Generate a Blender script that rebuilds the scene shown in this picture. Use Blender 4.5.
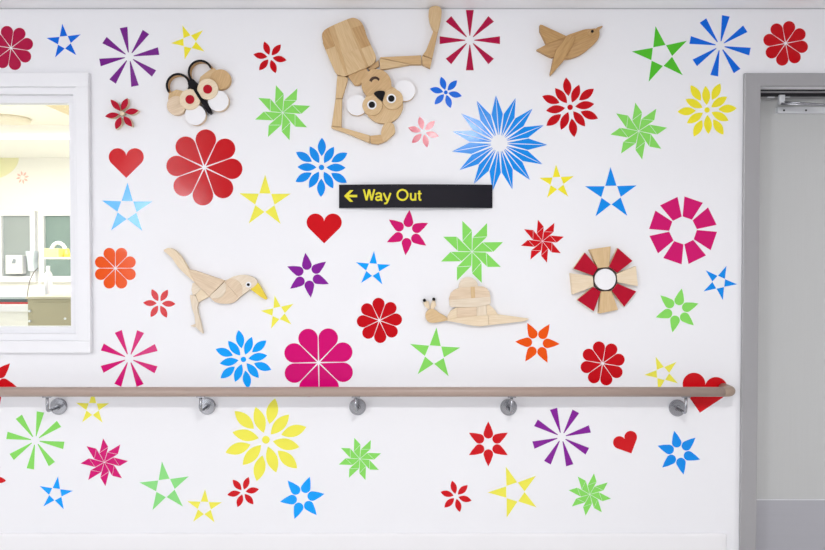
import bpy, bmesh, math, random
from mathutils import Vector
random.seed(7)
for o in list(bpy.data.objects):
    bpy.data.objects.remove(o)
SC = bpy.context.scene
COL = SC.collection

# ------------------------------------------------------------------ camera
S = 0.004            # metres per photo pixel on the wall plane
D = 2.75             # camera distance from the wall
EYE = 1.37
cam_d = bpy.data.cameras.new('camera')
cam_d.sensor_width = 36.0
cam_d.lens = 36.0 * (D / S) / 825.0
cam = bpy.data.objects.new('camera', cam_d)
PITCH = math.radians(1.13)      # camera tipped slightly down
CAMZ = EYE + D * math.tan(PITCH)
cam.location = (0, -D, CAMZ)
cam.rotation_euler = (math.pi / 2 - PITCH, 0, 0)
COL.objects.link(cam)
SC.camera = cam

# ------------------------------------------------------------------ world, lights, exposure
w = bpy.data.worlds.new('world')
SC.world = w
w.use_nodes = True
w.node_tree.nodes['Background'].inputs['Color'].default_value = (0.955, 0.955, 1.0, 1)
w.node_tree.nodes['Background'].inputs['Strength'].default_value = 0.70

def area(name, loc, target, sx, sy, power, col=(1, 1, 1)):
    l = bpy.data.lights.new(name, 'AREA')
    l.shape = 'RECTANGLE'
    l.size, l.size_y = sx, sy
    l.energy = power
    l.color = col
    o = bpy.data.objects.new(name, l)
    o.location = loc
    d = Vector(target) - Vector(loc)
    o.rotation_euler = d.to_track_quat('-Z', 'Y').to_euler()
    COL.objects.link(o)
    return o

# middle ceiling panel, plus two unseen outer ones added to even the wall light, facing down with a slight tilt to the wall
for lamp_x in (-3.75, 0.27, 4.3):
    area('ceiling_panel_and_fill', (lamp_x, -2.42, 2.41), (lamp_x, -2.05, 0.0), 0.48, 0.28, 52, (1.0, 0.99, 0.97))
# daylight openings far behind and to the left of the camera
area('daylight_opening', (-3.10, -5.5, 0.95), (-0.4, 0.0, 1.0), 0.42, 1.45, 22, (0.94, 0.97, 1.0))
area('daylight_fanlight', (-3.0, -5.5, 1.97), (-0.4, 0.0, 1.0), 0.74, 0.50, 62, (0.94, 0.97, 1.0))
# lit panel in the ceiling of the room behind the window
area('treatment_room_panel', (-3.2, 1.9, 2.56), (-3.2, 1.9, 0.0), 2.2, 1.8, 175, (1.0, 0.98, 0.95))

SC.view_settings.view_transform = 'Standard'
SC.view_settings.look = 'None'
SC.view_settings.gamma = 1.0
SC.view_settings.use_curve_mapping = False
SC.view_settings.exposure = -0.47
SC.cycles.max_bounces = 8
SC.cycles.diffuse_bounces = 4
SC.cycles.transparent_max_bounces = 12
SC.cycles.use_denoising = True
SC.cycles.sample_clamp_indirect = 6.0

# ------------------------------------------------------------------ helpers
def P(px, py, d=0.0):
    """photo pixel on a plane d metres in front of the wall -> (x, z)"""
    F_ = D / S
    u, v = (px - 412.5) / F_, (275 - py) / F_
    t = (D - d) / (math.cos(PITCH) + v * math.sin(PITCH))
    return (u * t, CAMZ + (v * math.cos(PITCH) - math.sin(PITCH)) * t)

def srgb(r, g, b):
    def c(v):
        v /= 255.0
        return v / 12.92 if v <= 0.04045 else ((v + 0.055) / 1.055) ** 2.4
    return (c(r), c(g), c(b), 1.0)

def new_mat(name):
    m = bpy.data.materials.new(name)
    m.use_nodes = True
    return m, m.node_tree.nodes, m.node_tree.links, m.node_tree.nodes['Principled BSDF']

def paint(name, rgb, rough=0.5, metal=0.0, spec=0.5, var=0.03, scale=6.0, bump=0.0, bscale=300.0):
    m, n, l, p = new_mat(name)
    c = srgb(*rgb)
    tc = n.new('ShaderNodeTexCoord')
    t = n.new('ShaderNodeTexNoise')
    t.inputs['Scale'].default_value = scale
    t.inputs['Detail'].default_value = 3
    l.new(tc.outputs['Object'], t.inputs['Vector'])
    mx = n.new('ShaderNodeMix')
    mx.data_type = 'RGBA'
    mx.inputs['A'].default_value = tuple(v * (1 - var) for v in c[:3]) + (1,)
    mx.inputs['B'].default_value = tuple(min(1, v * (1 + var)) for v in c[:3]) + (1,)
    l.new(t.outputs['Fac'], mx.inputs['Factor'])
    l.new(mx.outputs['Result'], p.inputs['Base Color'])
    p.inputs['Roughness'].default_value = rough
    p.inputs['Metallic'].default_value = metal
    p.inputs['Specular IOR Level'].default_value = spec
    if bump:
        b = n.new('ShaderNodeBump')
        b.inputs['Strength'].default_value = bump
        b.inputs['Distance'].default_value = 0.001
        t2 = n.new('ShaderNodeTexNoise')
        t2.inputs['Scale'].default_value = bscale
        t2.inputs['Detail'].default_value = 2
        l.new(tc.outputs['Object'], t2.inputs['Vector'])
        l.new(t2.outputs['Fac'], b.inputs['Height'])
        l.new(b.outputs['Normal'], p.inputs['Normal'])
    return m

def brushed(name, rgb, rough=0.35, metal=0.9, vertical=True, var=0.06):
    m, n, l, p = new_mat(name)
    c = srgb(*rgb)
    tc = n.new('ShaderNodeTexCoord')
    mp = n.new('ShaderNodeMapping')
    mp.inputs['Scale'].default_value = (60, 60, 1.2) if vertical else (1.2, 60, 60)
    t = n.new('ShaderNodeTexNoise')
    t.inputs['Scale'].default_value = 3
    t.inputs['Detail'].default_value = 4
    l.new(tc.outputs['Object'], mp.inputs['Vector'])
    l.new(mp.outputs['Vector'], t.inputs['Vector'])
    mx = n.new('ShaderNodeMix')
    mx.data_type = 'RGBA'
    mx.inputs['A'].default_value = tuple(v * (1 - var) for v in c[:3]) + (1,)
    mx.inputs['B'].default_value = tuple(min(1, v * (1 + var)) for v in c[:3]) + (1,)
    l.new(t.outputs['Fac'], mx.inputs['Factor'])
    l.new(mx.outputs['Result'], p.inputs['Base Color'])
    p.inputs['Roughness'].default_value = rough
    p.inputs['Metallic'].default_value = metal
    return m

_wood = {}
def wood(tone, ang=0):
    """birch ply / beech tones with grain running at ang degrees in the wall plane"""
    k = (tone, ang)
    if k in _wood:
        return _wood[k]
    base, dark = {
        'pale':  ((230, 216, 197), (221, 204, 181)),
        'cream': ((234, 216, 190), (225, 204, 173)),
        'birch': ((217, 188, 146), (206, 174, 130)),
        'beech': ((209, 175, 130), (196, 160, 114)),
        'warm':  ((197, 160, 113), (180, 141, 94)),
        'honey': ((196, 158, 108), (178, 138, 88)),
        'rose':  ((226, 205, 180), (214, 190, 162)),
    }[tone]
    m, n, l, p = new_mat('wood_%s' % tone)
    tc = n.new('ShaderNodeTexCoord')
    mp = n.new('ShaderNodeMapping')
    mp.vector_type = 'TEXTURE'
    mp.inputs['Rotation'].default_value = (0, -math.radians(ang), 0)
    mp.inputs['Scale'].default_value = (1, 0.07, 0.07)
    t = n.new('ShaderNodeTexNoise')
    t.inputs['Scale'].default_value = 17
    t.inputs['Detail'].default_value = 5
    t.inputs['Distortion'].default_value = 0.25
    l.new(tc.outputs['Object'], mp.inputs['Vector'])
    l.new(mp.outputs['Vector'], t.inputs['Vector'])
    r = n.new('ShaderNodeValToRGB')
    r.color_ramp.elements[0].position = 0.35
    r.color_ramp.elements[0].color = srgb(*dark)
    r.color_ramp.elements[1].position = 0.65
    r.color_ramp.elements[1].color = srgb(*base)
    l.new(t.outputs['Fac'], r.inputs['Fac'])
    l.new(r.outputs['Color'], p.inputs['Base Color'])
    p.inputs['Roughness'].default_value = 0.55
    p.inputs['Specular IOR Level'].default_value = 0.3
    _wood[k] = m
    return m

def tag(o, label=None, cat=None, group=None, kind=None):
    if label: o['label'] = label
    if cat: o['category'] = cat
    if group: o['group'] = group
    if kind: o['kind'] = kind
    return o

def empty(name, loc=(0, 0, 0), **kw):
    o = bpy.data.objects.new(name, None)
    o.empty_display_size = 0.02
    o.location = loc
    COL.objects.link(o)
    return tag(o, **kw)

def link(name, bm, mats, parent=None, bevel=0.0, smooth=False, **kw):
    """mesh built in world coordinates; stored relative to its thing's root"""
    root = parent
    off = Vector((0, 0, 0))
    while root is not None:
        off += root.location
        root = root.parent
    if parent is None:
        vs = [v.co for v in bm.verts]
        lo = Vector((min(v.x for v in vs), min(v.y for v in vs), min(v.z for v in vs)))
        hi = Vector((max(v.x for v in vs), max(v.y for v in vs), max(v.z for v in vs)))
        own = Vector(((lo.x + hi.x) / 2, hi.y if hi.y < 0.2 else (lo.y + hi.y) / 2, (lo.z + hi.z) / 2 if hi.y < 0.2 else lo.z))
    else:
        own = Vector((0, 0, 0))
    bmesh.ops.translate(bm, verts=bm.verts, vec=-(off + own))
    bmesh.ops.recalc_face_normals(bm, faces=bm.faces)
    me = bpy.data.meshes.new(name)
    bm.to_mesh(me)
    bm.free()
    for m in (mats if isinstance(mats, (list, tuple)) else [mats]):
        me.materials.append(m)
    if smooth:
        me.polygons.foreach_set('use_smooth', [True] * len(me.polygons))
    o = bpy.data.objects.new(name, me)
    o.location = own
    COL.objects.link(o)
    o.parent = parent
    if bevel:
        b = o.modifiers.new('bevel', 'BEVEL')
        b.width = bevel
        b.segments = 2
        b.limit_method = 'ANGLE'
        b.angle_limit = math.radians(40)
        b.harden_normals = False
    return tag(o, **kw)

def prism_xz(bm, pts, y0, y1, mi=0):
    """pts: world (x,z) outline; y0 back, y1 front (y1 < y0)"""
    a = [bm.verts.new((x, y1, z)) for x, z in pts]
    b = [bm.verts.new((x, y0, z)) for x, z in pts]
    fs = [bm.faces.new(a), bm.faces.new(b[::-1])]
    n = len(pts)
    for i in range(n):
        fs.append(bm.faces.new((a[i], b[i], b[(i + 1) % n], a[(i + 1) % n])))
    for f in fs:
        f.material_index = mi
    return fs

def prism(bm, pts, d0, d1, mi=0):
    """pts in photo pixels as seen at the front face, d1 in front of the wall"""
    return prism_xz(bm, [P(x, y, d1) for x, y in pts], -d0, -d1, mi)

def box(bm, x0, x1, y0, y1, z0, z1, mi=0):
    vs = [bm.verts.new((x, y, z)) for x in (x0, x1) for y in (y0, y1) for z in (z0, z1)]
    for q in ((0, 1, 3, 2), (4, 6, 7, 5), (0, 4, 5, 1), (2, 3, 7, 6), (0, 2, 6, 4), (1, 5, 7, 3)):
        f = bm.faces.new([vs[i] for i in q])
        f.material_index = mi

def circ(cx, cy, r, n=64, a0=0, a1=360):
    full = abs(a1 - a0) >= 360
    k = n if full else n + 1
    return [(cx + r * math.cos(math.radians(a0 + (a1 - a0) * i / n)),
             cy - r * math.sin(math.radians(a0 + (a1 - a0) * i / n))) for i in range(k)]

def clip(poly, a, b, keep_left=True):
    """clip a polygon by the line a->b (photo pixels)"""
    def side(p):
        v = (b[0] - a[0]) * (p[1] - a[1]) - (b[1] - a[1]) * (p[0] - a[0])
        return v if keep_left else -v
    out = []
    for i, p in enumerate(poly):
        q = poly[(i + 1) % len(poly)]
        sp, sq = side(p), side(q)
        if sp >= 0: out.append(p)
        if sp * sq < 0:
            t = sp / (sp - sq)
            out.append((p[0] + t * (q[0] - p[0]), p[1] + t * (q[1] - p[1])))
    return out

def spline(pts, per=6, closed=True):
    """Catmull-Rom through points"""
    n = len(pts); out = []
    for i in range(n if closed else n - 1):
        p0, p1, p2, p3 = (pts[(i - 1) % n], pts[i], pts[(i + 1) % n], pts[(i + 2) % n])
        if not closed:
            p0 = pts[max(i - 1, 0)]; p3 = pts[min(i + 2, n - 1)]
        for k in range(per):
            t = k / per
            out.append(tuple(0.5 * ((2 * p1[j]) + (-p0[j] + p2[j]) * t + (2 * p0[j] - 5 * p1[j] + 4 * p2[j] - p3[j]) * t * t
                                    + (-p0[j] + 3 * p1[j] - 3 * p2[j] + p3[j]) * t ** 3) for j in (0, 1)))
    if not closed: out.append(pts[-1])
    return out

def zf(ox, oy, s):
    """coordinates read in an enlarged crop -> photo pixels"""
    return lambda pts: [(ox + x / s, oy + y / s) for x, y in pts]

def tube(bm, path, r, n=20, cap=True, mi=0):
    rings = []
    for i, p in enumerate(path):
        p = Vector(p)
        if i == 0: t = Vector(path[1]) - p
        elif i == len(path) - 1: t = p - Vector(path[i - 1])
        else: t = (Vector(path[i + 1]) - p).normalized() + (p - Vector(path[i - 1])).normalized()
        t.normalize()
        ref = Vector((0, 0, 1)) if abs(t.z) < 0.95 else Vector((1, 0, 0))
        if i and rings:
            ref = lastn
        u = (ref - t * ref.dot(t)).normalized()
        lastn = u
        v = t.cross(u)
        rr = r[i] if isinstance(r, (list, tuple)) else r
        rings.append([bm.verts.new(p + (u * math.cos(2 * math.pi * k / n) + v * math.sin(2 * math.pi * k / n)) * rr) for k in range(n)])
    for a, b in zip(rings, rings[1:]):
        for k in range(n):
            f = bm.faces.new((a[k], a[(k + 1) % n], b[(k + 1) % n], b[k])); f.material_index = mi; f.smooth = True
    if cap:
        f = bm.faces.new(rings[0][::-1]); f.material_index = mi
        f = bm.faces.new(rings[-1]); f.material_index = mi

def NB(): return bmesh.new()

def hull(pts):
    pts = sorted(set(pts))
    def half(ps):
        h = []
        for p in ps:
            while len(h) > 1 and (h[-1][0] - h[-2][0]) * (p[1] - h[-2][1]) - (h[-1][1] - h[-2][1]) * (p[0] - h[-2][0]) <= 0: h.pop()
            h.append(p)
        return h
    a, b = half(pts), half(pts[::-1])
    return a[:-1] + b[:-1]

# ------------------------------------------------------------------ materials
M_wall = paint('white_wall_paint', (237, 237, 241), 0.45, spec=0.25, var=0.006, scale=1.5, bump=0.06, bscale=90)
M_ceil = paint('ceiling_paint', (242, 242, 245), 0.35, spec=0.5, var=0.01)
M_trim = paint('white_gloss_trim', (238, 238, 242), 0.35, spec=0.35, var=0.005)
M_dado = paint('wall_guard_sheet', (237, 236, 239), 0.4, spec=0.3, var=0.005)
M_floor = paint('floor_vinyl', (226, 224, 222), 0.4, var=0.04, scale=20)
M_frame = brushed('door_frame_grey', (164, 163, 166), 0.42, 0.2, True, 0.02)
M_leaf = brushed('door_leaf_grey', (198, 199, 199), 0.5, 0.12, True, 0.03)
M_kick = brushed('kick_plate_steel', (180, 180, 187), 0.4, 0.25, False, 0.03)
M_head_shade = paint('door_head_shade', (38, 38, 42), 0.7)  # flat dark colour standing in for shade in the door head
M_alu = brushed('closer_aluminium', (226, 228, 232), 0.35, 0.4, False, 0.02)
M_steel = brushed('satin_stainless', (164, 165, 170), 0.24, 0.97, False, 0.05)
M_rail = paint('taupe_rail_vinyl', (166, 146, 136), 0.36, spec=0.5, var=0.015)
M_railend = paint('taupe_rail_end', (160, 140, 124), 0.42, spec=0.45, var=0.02)
M_sign = paint('sign_black', (25, 23, 32), 0.5, spec=0.15, var=0.03)
M_signtxt = paint('sign_yellow', (224, 212, 8), 0.5, var=0.01)
M_blackp = paint('black_paint', (20, 19, 22), 0.5, spec=0.12, var=0.02)
M_whitep = paint('white_disc', (238, 237, 240), 0.4, var=0.005)
M_redp = paint('red_painted_wood', (178, 16, 36), 0.5, spec=0.12, var=0.06, scale=40)
M_redp2 = paint('crimson_painted_wood', (178, 14, 44), 0.5, spec=0.12, var=0.08, scale=40)
M_beak = paint('yellow_beak', (232, 205, 50), 0.45, var=0.02)

def vinyl(name, rgb):
    return paint('vinyl_' + name, rgb, 0.115, spec=0.2, var=0.012, scale=30, bump=0.16, bscale=230)
V = {k: vinyl(k, c) for k, c in dict(
    crimson=(176, 16, 66), purple=(116, 26, 134), deepblue=(10, 104, 222), blue=(18, 140, 234), sky=(18, 160, 250),  # crimson: darker copy of magenta with shade near the ceiling mixed in
    yellow=(240, 228, 50), lemon=(238, 232, 84), red=(194, 6, 20), scarlet=(204, 16, 26), magenta=(208, 8, 112),
    rose=(206, 22, 108), green=(136, 218, 98), shaded_green=(82, 192, 44), mint=(140, 220, 130), orange=(234, 84, 12),  # the star green near the ceiling is this green with shade mixed in
    pink=(204, 88, 108), pale_blue=(90, 184, 246), violet=(132, 34, 150)).items()}  # pink: red vinyl with the lamp glare mixed into its colour

# ------------------------------------------------------------------ the room
CEIL = P(412, 8.3)[1]
WX0, WX1 = -1.95, P(77, 212)[0]        # window opening in the wall
WZ0, WZ1 = P(0, 336)[1], P(0, 88)[1]
DX0, DX1 = P(758, 300, 0.012)[0] - 0.004, 2.42       # door opening
DZ1 = P(0, 87)[1]
TH = 0.16
bm = NB()
xs = [-5.0, WX0 - 0.9, WX0 - 0.9, WX1, DX0, DX1, 5.0]
WXL = WX0 - 0.9
for (x0, x1, z0, z1) in ((-5.0, WXL, 0, CEIL + .2), (WXL, WX1, 0, WZ0), (WXL, WX1, WZ1, CEIL + .2), (WX1, DX0, 0, CEIL + .2),
                         (DX0, DX1, DZ1, CEIL + .2), (DX1, 5.0, 0, CEIL + .2)):
    box(bm, x0, x1, 0.0, TH, z0, z1)
link('wall_back', bm, M_wall, kind='structure')
bm = NB(); box(bm, -5, 5, -6, 0.0, CEIL, CEIL + 0.1)
link('ceiling', bm, M_ceil, kind='structure')
bm = NB(); box(bm, -6, 5, -6, 4.4, -0.1, 0.0)
link('floor', bm, M_floor, kind='structure')

bm = NB(); box(bm, -5, 5, -0.0025, 0.0, CEIL - 0.0035, CEIL)  # thin grey strip along the joint of wall and ceiling
link('trim_3', bm, paint('grey_joint_strip', (176, 176, 180), 0.6), kind='structure')

# low wall guard with a rounded top, ending short of the door
zt = P(0, 533)[1]
xe = P(727.5, 545, 0.012)[0]
bm = NB()
prof = [(0, 0.0), (-0.014, 0.0), (-0.014, zt - 0.012), (-0.0125, zt - 0.005), (-0.008, zt - 0.001), (0, zt)]
n = len(prof)
def ringat(x, inset):
    return [bm.verts.new((x, y * (1 - inset) if inset else y, z - (0.004 * inset if z > 0.1 else 0))) for y, z in prof]
rs = [ringat(-5.0, 0), ringat(xe - 0.022, 0), ringat(xe - 0.006, 0.25), ringat(xe, 0.85)]
for a, b in zip(rs, rs[1:]):
    for k in range(n):
        bm.faces.new((a[k], a[(k + 1) % n], b[(k + 1) % n], b[k]))
bm.faces.new(rs[0]); bm.faces.new(rs[-1][::-1])
link('baseboard_back', bm, M_dado, kind='structure')

# ------------------------------------------------------------------ window_1: casing, sash, glass
def ringframe(bm, outer, inner, y0, y1):
    (ax0, ax1, az0, az1), (bx0, bx1, bz0, bz1) = outer, inner
    box(bm, ax0, ax1, y1, y0, az0, bz0)
    box(bm, ax0, ax1, y1, y0, bz1, az1)
    box(bm, bx1, ax1, y1, y0, bz0, bz1)
    box(bm, ax0, bx0, y1, y0, bz0, bz1)
win = empty('window_1', (WX1 - 0.9, 0, WZ0), kind='structure')
xr, zt1 = P(89.2, 212, 0.02)[0], P(0, 72.5, 0.02)[1]; _, zb1 = P(0, 353, 0.02)
xi, zti = P(76.5, 212, 0.02)[0], P(0, 86.5, 0.02)[1]; _, zbi = P(0, 341, 0.02)
bm = NB()
ringframe(bm, (WXL - 0.07, xr, zb1, zt1), (WXL - 0.02, xi, zbi, zti), 0.0, -0.02)
link('casing', bm, M_trim, win, bevel=0.002)
xj, ztj = P(74, 212, 0.008)[0], P(0, 94, 0.008)[1]; _, zbj = P(0, 334, 0.008)
bm = NB()
ringframe(bm, (WXL - 0.02, xi, zbi, zti), (WXL, xj, zbj, ztj), 0.02, -0.008)
link('inner_moulding', bm, M_trim, win, bevel=0.0015)
xk, ztk = P(69.8, 212, -0.02)[0], P(0, 103, -0.02)[1]; _, zbk = P(0, 326.5, -0.02)
bm = NB()
ringframe(bm, (WXL, xj + 0.004, zbj - 0.004, ztj + 0.004), (WXL + 0.03, xk, zbk, ztk), 0.06, 0.02)
link('sash', bm, M_trim, win, bevel=0.0015)
mg, ng, lg, pg = new_mat('window_glass')
ng.remove(pg)
tr = ng.new('ShaderNodeBsdfTransparent'); tr.inputs['Color'].default_value = (0.97, 0.99, 0.97, 1)
gl = ng.new('ShaderNodeBsdfGlossy'); gl.inputs['Roughness'].default_value = 0.02
fr = ng.new('ShaderNodeFresnel'); fr.inputs['IOR'].default_value = 1.45
ms = ng.new('ShaderNodeMixShader')
lg.new(fr.outputs[0], ms.inputs[0]); lg.new(tr.outputs[0], ms.inputs[1]); lg.new(gl.outputs[0], ms.inputs[2])
lg.new(ms.outputs[0], ng['Material Output'].inputs['Surface'])
bm = NB(); box(bm, WXL + 0.02, xk + 0.01, 0.038, 0.044, zbk - 0.01, ztk + 0.01)
link('pane', bm, mg, win)

# ------------------------------------------------------------------ door_1
door = empty('door_1', (DX0, 0, 0), kind='structure')
FR = -0.014
fx0, fz1 = P(742.4, 300, 0.014)[0], P(0, 72.8, 0.014)[1]
ix, iz = P(759, 300, 0.014)[0], P(0, 86, 0.014)[1]
bm = NB()
prism_xz(bm, [(fx0, 0), (ix, 0), (ix, iz), (2.5, iz), (2.5, fz1), (fx0, fz1)], 0.0, FR)
link('door_frame', bm, M_frame, door, bevel=0.004)
bm = NB()                       # lining running back into the wall, with a stepped stop
box(bm, ix - 0.03, ix - 0.0005, 0.0, 0.20, 0, iz + 0.02); box(bm, ix, 2.5, 0.0, 0.05, iz, iz + 0.03)
box(bm, ix, 2.5, 0.05, 0.075, iz - 0.006, iz + 0.03)
box(bm, ix, 2.5, 0.075, 0.095, iz - 0.002, iz + 0.03)
box(bm, ix, 2.5, 0.095, 0.20, iz - 0.012, iz + 0.03)
link('door_lining', bm, M_frame, door, bevel=0.002)
def Q(px, py, y): return P(px, py, -y)
LY = 0.15
bm = NB()
lx = ix + 0.002
box(bm, lx, 2.5, LY, LY + 0.044, 0.01, Q(0, 98, LY)[1])
link('door_leaf', bm, M_leaf, door)
bm = NB()
box(bm, lx + 0.004, 2.5, LY - 0.002, LY, 0.02, Q(0, 500, LY)[1])
link('kick_plate', bm, M_kick, door)
bm = NB()
box(bm, lx + 0.004, 2.5, LY - 0.0035, LY, Q(0, 500, LY)[1], Q(0, 499, LY)[1])
link('kick_plate_edge', bm, M_alu, door)
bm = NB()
box(bm, ix + 0.001, 2.5, LY - 0.012, LY + 0.02, Q(0, 98.6, LY)[1], iz - 0.010)  # dark bar stands in for the shade above the leaf
link('head_gap_shade', bm, M_head_shade, door)
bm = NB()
box(bm, ix + 0.001, 2.5, 0.040, 0.052, iz - 0.005, iz + 0.001)  # dark strips stand in for shade between the soffit steps
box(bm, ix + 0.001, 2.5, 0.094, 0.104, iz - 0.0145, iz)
link('soffit_shade_strip', bm, M_head_shade, door)
# closer: slide channel on the leaf, bracket and arm
cl = empty('door_closer', (Q(780, 100, .1)[0] - door.location.x, 0.1, 2.0))
cl.parent = door
bm = NB()
a, b = Q(777.8, 106.8, 0.132), Q(840, 113, 0.132)
box(bm, a[0], b[0], 0.132, LY, b[1], a[1])
for px in (784, 806):
    c = Q(px, 110.3, 0.132)
    prism_xz(bm, [(c[0] + 0.0042 * math.cos(t * math.pi / 8), c[1] + 0.0042 * math.sin(t * math.pi / 8)) for t in range(16)], 0.134, 0.1308, 1)
link('slide_channel', bm, [M_alu, M_blackp], cl, bevel=0.001)
bm = NB()
a, b = Q(779, 95, 0.09), Q(784.5, 104, 0.09)
box(bm, a[0], b[0], 0.085, 0.10, b[1], a[1])
a, b = Q(768, 96, 0.1), Q(775, 97.6, 0.1)
box(bm, a[0], b[0], 0.10, 0.11, b[1], a[1])
a, b = Q(785.5, 96, 0.1), Q(790.5, 97.2, 0.1)
box(bm, a[0], b[0], 0.10, 0.11, b[1], a[1])
link('soffit_bracket', bm, M_alu, cl, bevel=0.001)
bm = NB()
a = Q(781, 103.8, 0.085); b = Q(840, 105.5, 0.07)
tube(bm, [(a[0], 0.085, a[1]), (b[0], 0.07, b[1])], 0.005, 12)
a = Q(782, 101.5, 0.085); b = Q(840, 105, 0.05)
tube(bm, [(a[0], 0.09, a[1]), (b[0], 0.06, b[1])], 0.004, 12)
link('closer_arm', bm, M_steel, cl)

# ------------------------------------------------------------------ handrail
RD = 0.088
zr = P(0, 391.8, RD)[1]; rr = 4.85 * S * (D - RD) / D
hr = empty('handrail', (0, 0, zr), label='long taupe tubular handrail on round steel brackets across the white wall', cat='handrail')
xend = P(723.5, 391.8, RD)[0]
bm = NB()
tube(bm, [(-2.6, -RD, zr), (-1, -RD, zr), (0.3, -RD, zr), (xend, -RD, zr)], rr, 28)
link('rail_tube', bm, M_rail, hr)
bm = NB()
R_ = 0.034
path = [(xend, -RD, zr)]
for k in range(0, 9):
    t = math.pi / 2 * k / 8
    path.append((xend + 0.004 + R_ * math.sin(t), -RD + R_ * (1 - math.cos(t)), zr))
path.append((xend + 0.004 + R_, -0.0005, zr))
tube(bm, path, rr * 1.02, 28)
link('rail_end_return', bm, M_railend, hr, label='slightly browner curved rail end')
for px, py in ((59, 406.4), (207.5, 406.2), (357.7, 406.8), (508.5, 407.2), (677, 408)):
    x = P(px, py, 0)[0]; zc = P(0, py, 0.004)[1]
    bm = NB()
    path = [(x, -RD, zr - rr + 0.002), (x, -RD, zc + 0.012)]
    for k in range(1, 7):
        t = math.pi / 2 * k / 6
        path.append((x, -RD + 0.014 * (1 - math.cos(t)), zc + 0.012 - 0.014 * math.sin(t)))
    path.append((x, -0.012, zc - 0.002))
    tube(bm, path, 0.0058, 14)
    # saddle under the rail
    box(bm, x - 0.016, x + 0.016, -RD - 0.008, -RD + 0.008, zr - rr - 0.003, zr - rr + 0.003)
    br = link('rail_bracket', bm, M_steel, hr)
    bm = NB()
    prev = None
    for rad, yy in ((0.0335, 0.0), (0.0335, -0.006), (0.031, -0.009), (0.012, -0.0098), (0.010, -0.014)):
        ring = [bm.verts.new((x + rad * math.cos(2 * math.pi * k / 36), yy, zc + rad * math.sin(2 * math.pi * k / 36))) for k in range(36)]
        if prev:
            for k in range(36):
                bm.faces.new((prev[k], prev[(k + 1) % 36], ring[(k + 1) % 36], ring[k]))
        else: bm.faces.new(ring)
        prev = ring
    bm.faces.new(prev[::-1])
    link('wall_plate', bm, M_steel, br)

# ------------------------------------------------------------------ sign
sg = empty('way_out_sign', (P(415.5, 0, 0)[0], 0, P(0, 196.5, 0)[1]),
           label='long black wall sign with yellow arrow and the words Way Out', cat='sign')
bow = lambda px: 0.008 + 0.020 * (1 - ((px - 415.5) / 76.5) ** 2)
bm = NB()
NS = 24; st = []
for i in range(NS + 1):
    px = 339 + 153.5 * i / NS
    d = bow(px); x = P(px, 196, 0.01)[0]
    z1, z0 = P(0, 184.7, 0.01)[1], P(0, 208, 0.01)[1]
    st.append([bm.verts.new((x, -d, z1)), bm.verts.new((x, -d, z0)), bm.verts.new((x, -d + 0.004, z0)), bm.verts.new((x, -d + 0.004, z1))])
for a, b in zip(st, st[1:]):
    for k in range(4):
        bm.faces.new((a[k], a[(k + 1) % 4], b[(k + 1) % 4], b[k]))
bm.faces.new(st[0]); bm.faces.new(st[-1][::-1])
link('sign_panel', bm, M_sign, sg)
bm = NB()
for px in (345, 487):
    x = P(px, 196, 0)[0]; z = P(0, 196.5, 0)[1]
    box(bm, x - 0.008, x + 0.008, -bow(px) + 0.003, 0, z - 0.03, z + 0.03)
link('wall_fixing', bm, M_sign, sg)

def flat_on(bm, pts, dfun, lift=0.0006):
    vs = []
    for px, py in pts:
        x, z = P(px, py, dfun(px)); vs.append(bm.verts.new((x, -dfun(px) - lift, z)))
    bm.faces.new(vs)

def ribbon(bm, pts, wd, dfun):
    """constant width stroke made of quads; pts in photo pixels"""
    pts = [(x, y - 0.6) for x, y in pts]
    L = []; n = len(pts)
    for i, p in enumerate(pts):
        a = pts[max(i - 1, 0)]; b = pts[min(i + 1, n - 1)]
        tx, ty = b[0] - a[0], b[1] - a[1]; m = math.hypot(tx, ty) or 1
        nx, ny = -ty / m * wd / 2, tx / m * wd / 2
        L.append(((p[0] + nx, p[1] + ny), (p[0] - nx, p[1] - ny)))
    for (a, b), (c, d) in zip(L, L[1:]):
        flat_on(bm, [a, c, d, b], dfun)
def ell(cx, cy, rx, ry, a0=0, a1=360, n=28):
    return [(cx + rx * math.cos(math.radians(a0 + (a1 - a0) * i / n)), cy - ry * math.sin(math.radians(a0 + (a1 - a0) * i / n))) for i in range(n + 1)]
SW = 1.85
bm = NB()
for seg in ([(363.8, 190), (366.6, 200.9)], [(366.6, 200.9), (369.1, 190)], [(369.1, 190), (371.6, 200.9)], [(371.6, 200.9), (374.4, 190)]):
    ribbon(bm, seg, SW, bow)
ribbon(bm, [(376.2, 195.6)] + ell(378.7, 195.4, 2.4, 1.8, 170, 0, 10) + [(381.1, 199.6), (381.5, 200.8), (382.4, 200.9)], SW, bow)
ribbon(bm, [(381.1, 196.6), (379.4, 197.2)] + ell(377.9, 199.1, 1.9, 1.75, 75, 290, 12) + [(380.2, 200.2), (381.1, 198.6)], SW * .95, bow)
ribbon(bm, [(383.6, 193.6), (386.9, 201)], SW, bow)
ribbon(bm, [(390.6, 193.6), (387.6, 201.8), (386.6, 203.6), (385.4, 204.1), (384.2, 203.9)], SW, bow)
link('word', bm, M_signtxt, sg, label='yellow word Way')
bm = NB()
ribbon(bm, ell(402.5, 195.5, 5.1, 5.1), SW, bow)
ribbon(bm, [(410.8, 193.6), (410.8, 198.4)] + ell(413, 198.6, 2.2, 1.9, 180, 350, 10) + [(415.3, 197)], SW, bow)
ribbon(bm, [(415.4, 193.6), (415.4, 201.2)], SW, bow)
ribbon(bm, [(419.3, 191.3), (419.3, 199.4), (419.8, 200.4), (421.4, 200.6)], SW, bow)
ribbon(bm, [(417.5, 194.2), (421.5, 194.2)], 1.3, bow)
link('word', bm, M_signtxt, sg, label='yellow word Out')
bm = NB()
ribbon(bm, [(346, 196.6), (357.2, 196.6)], 2.4, bow)
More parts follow.
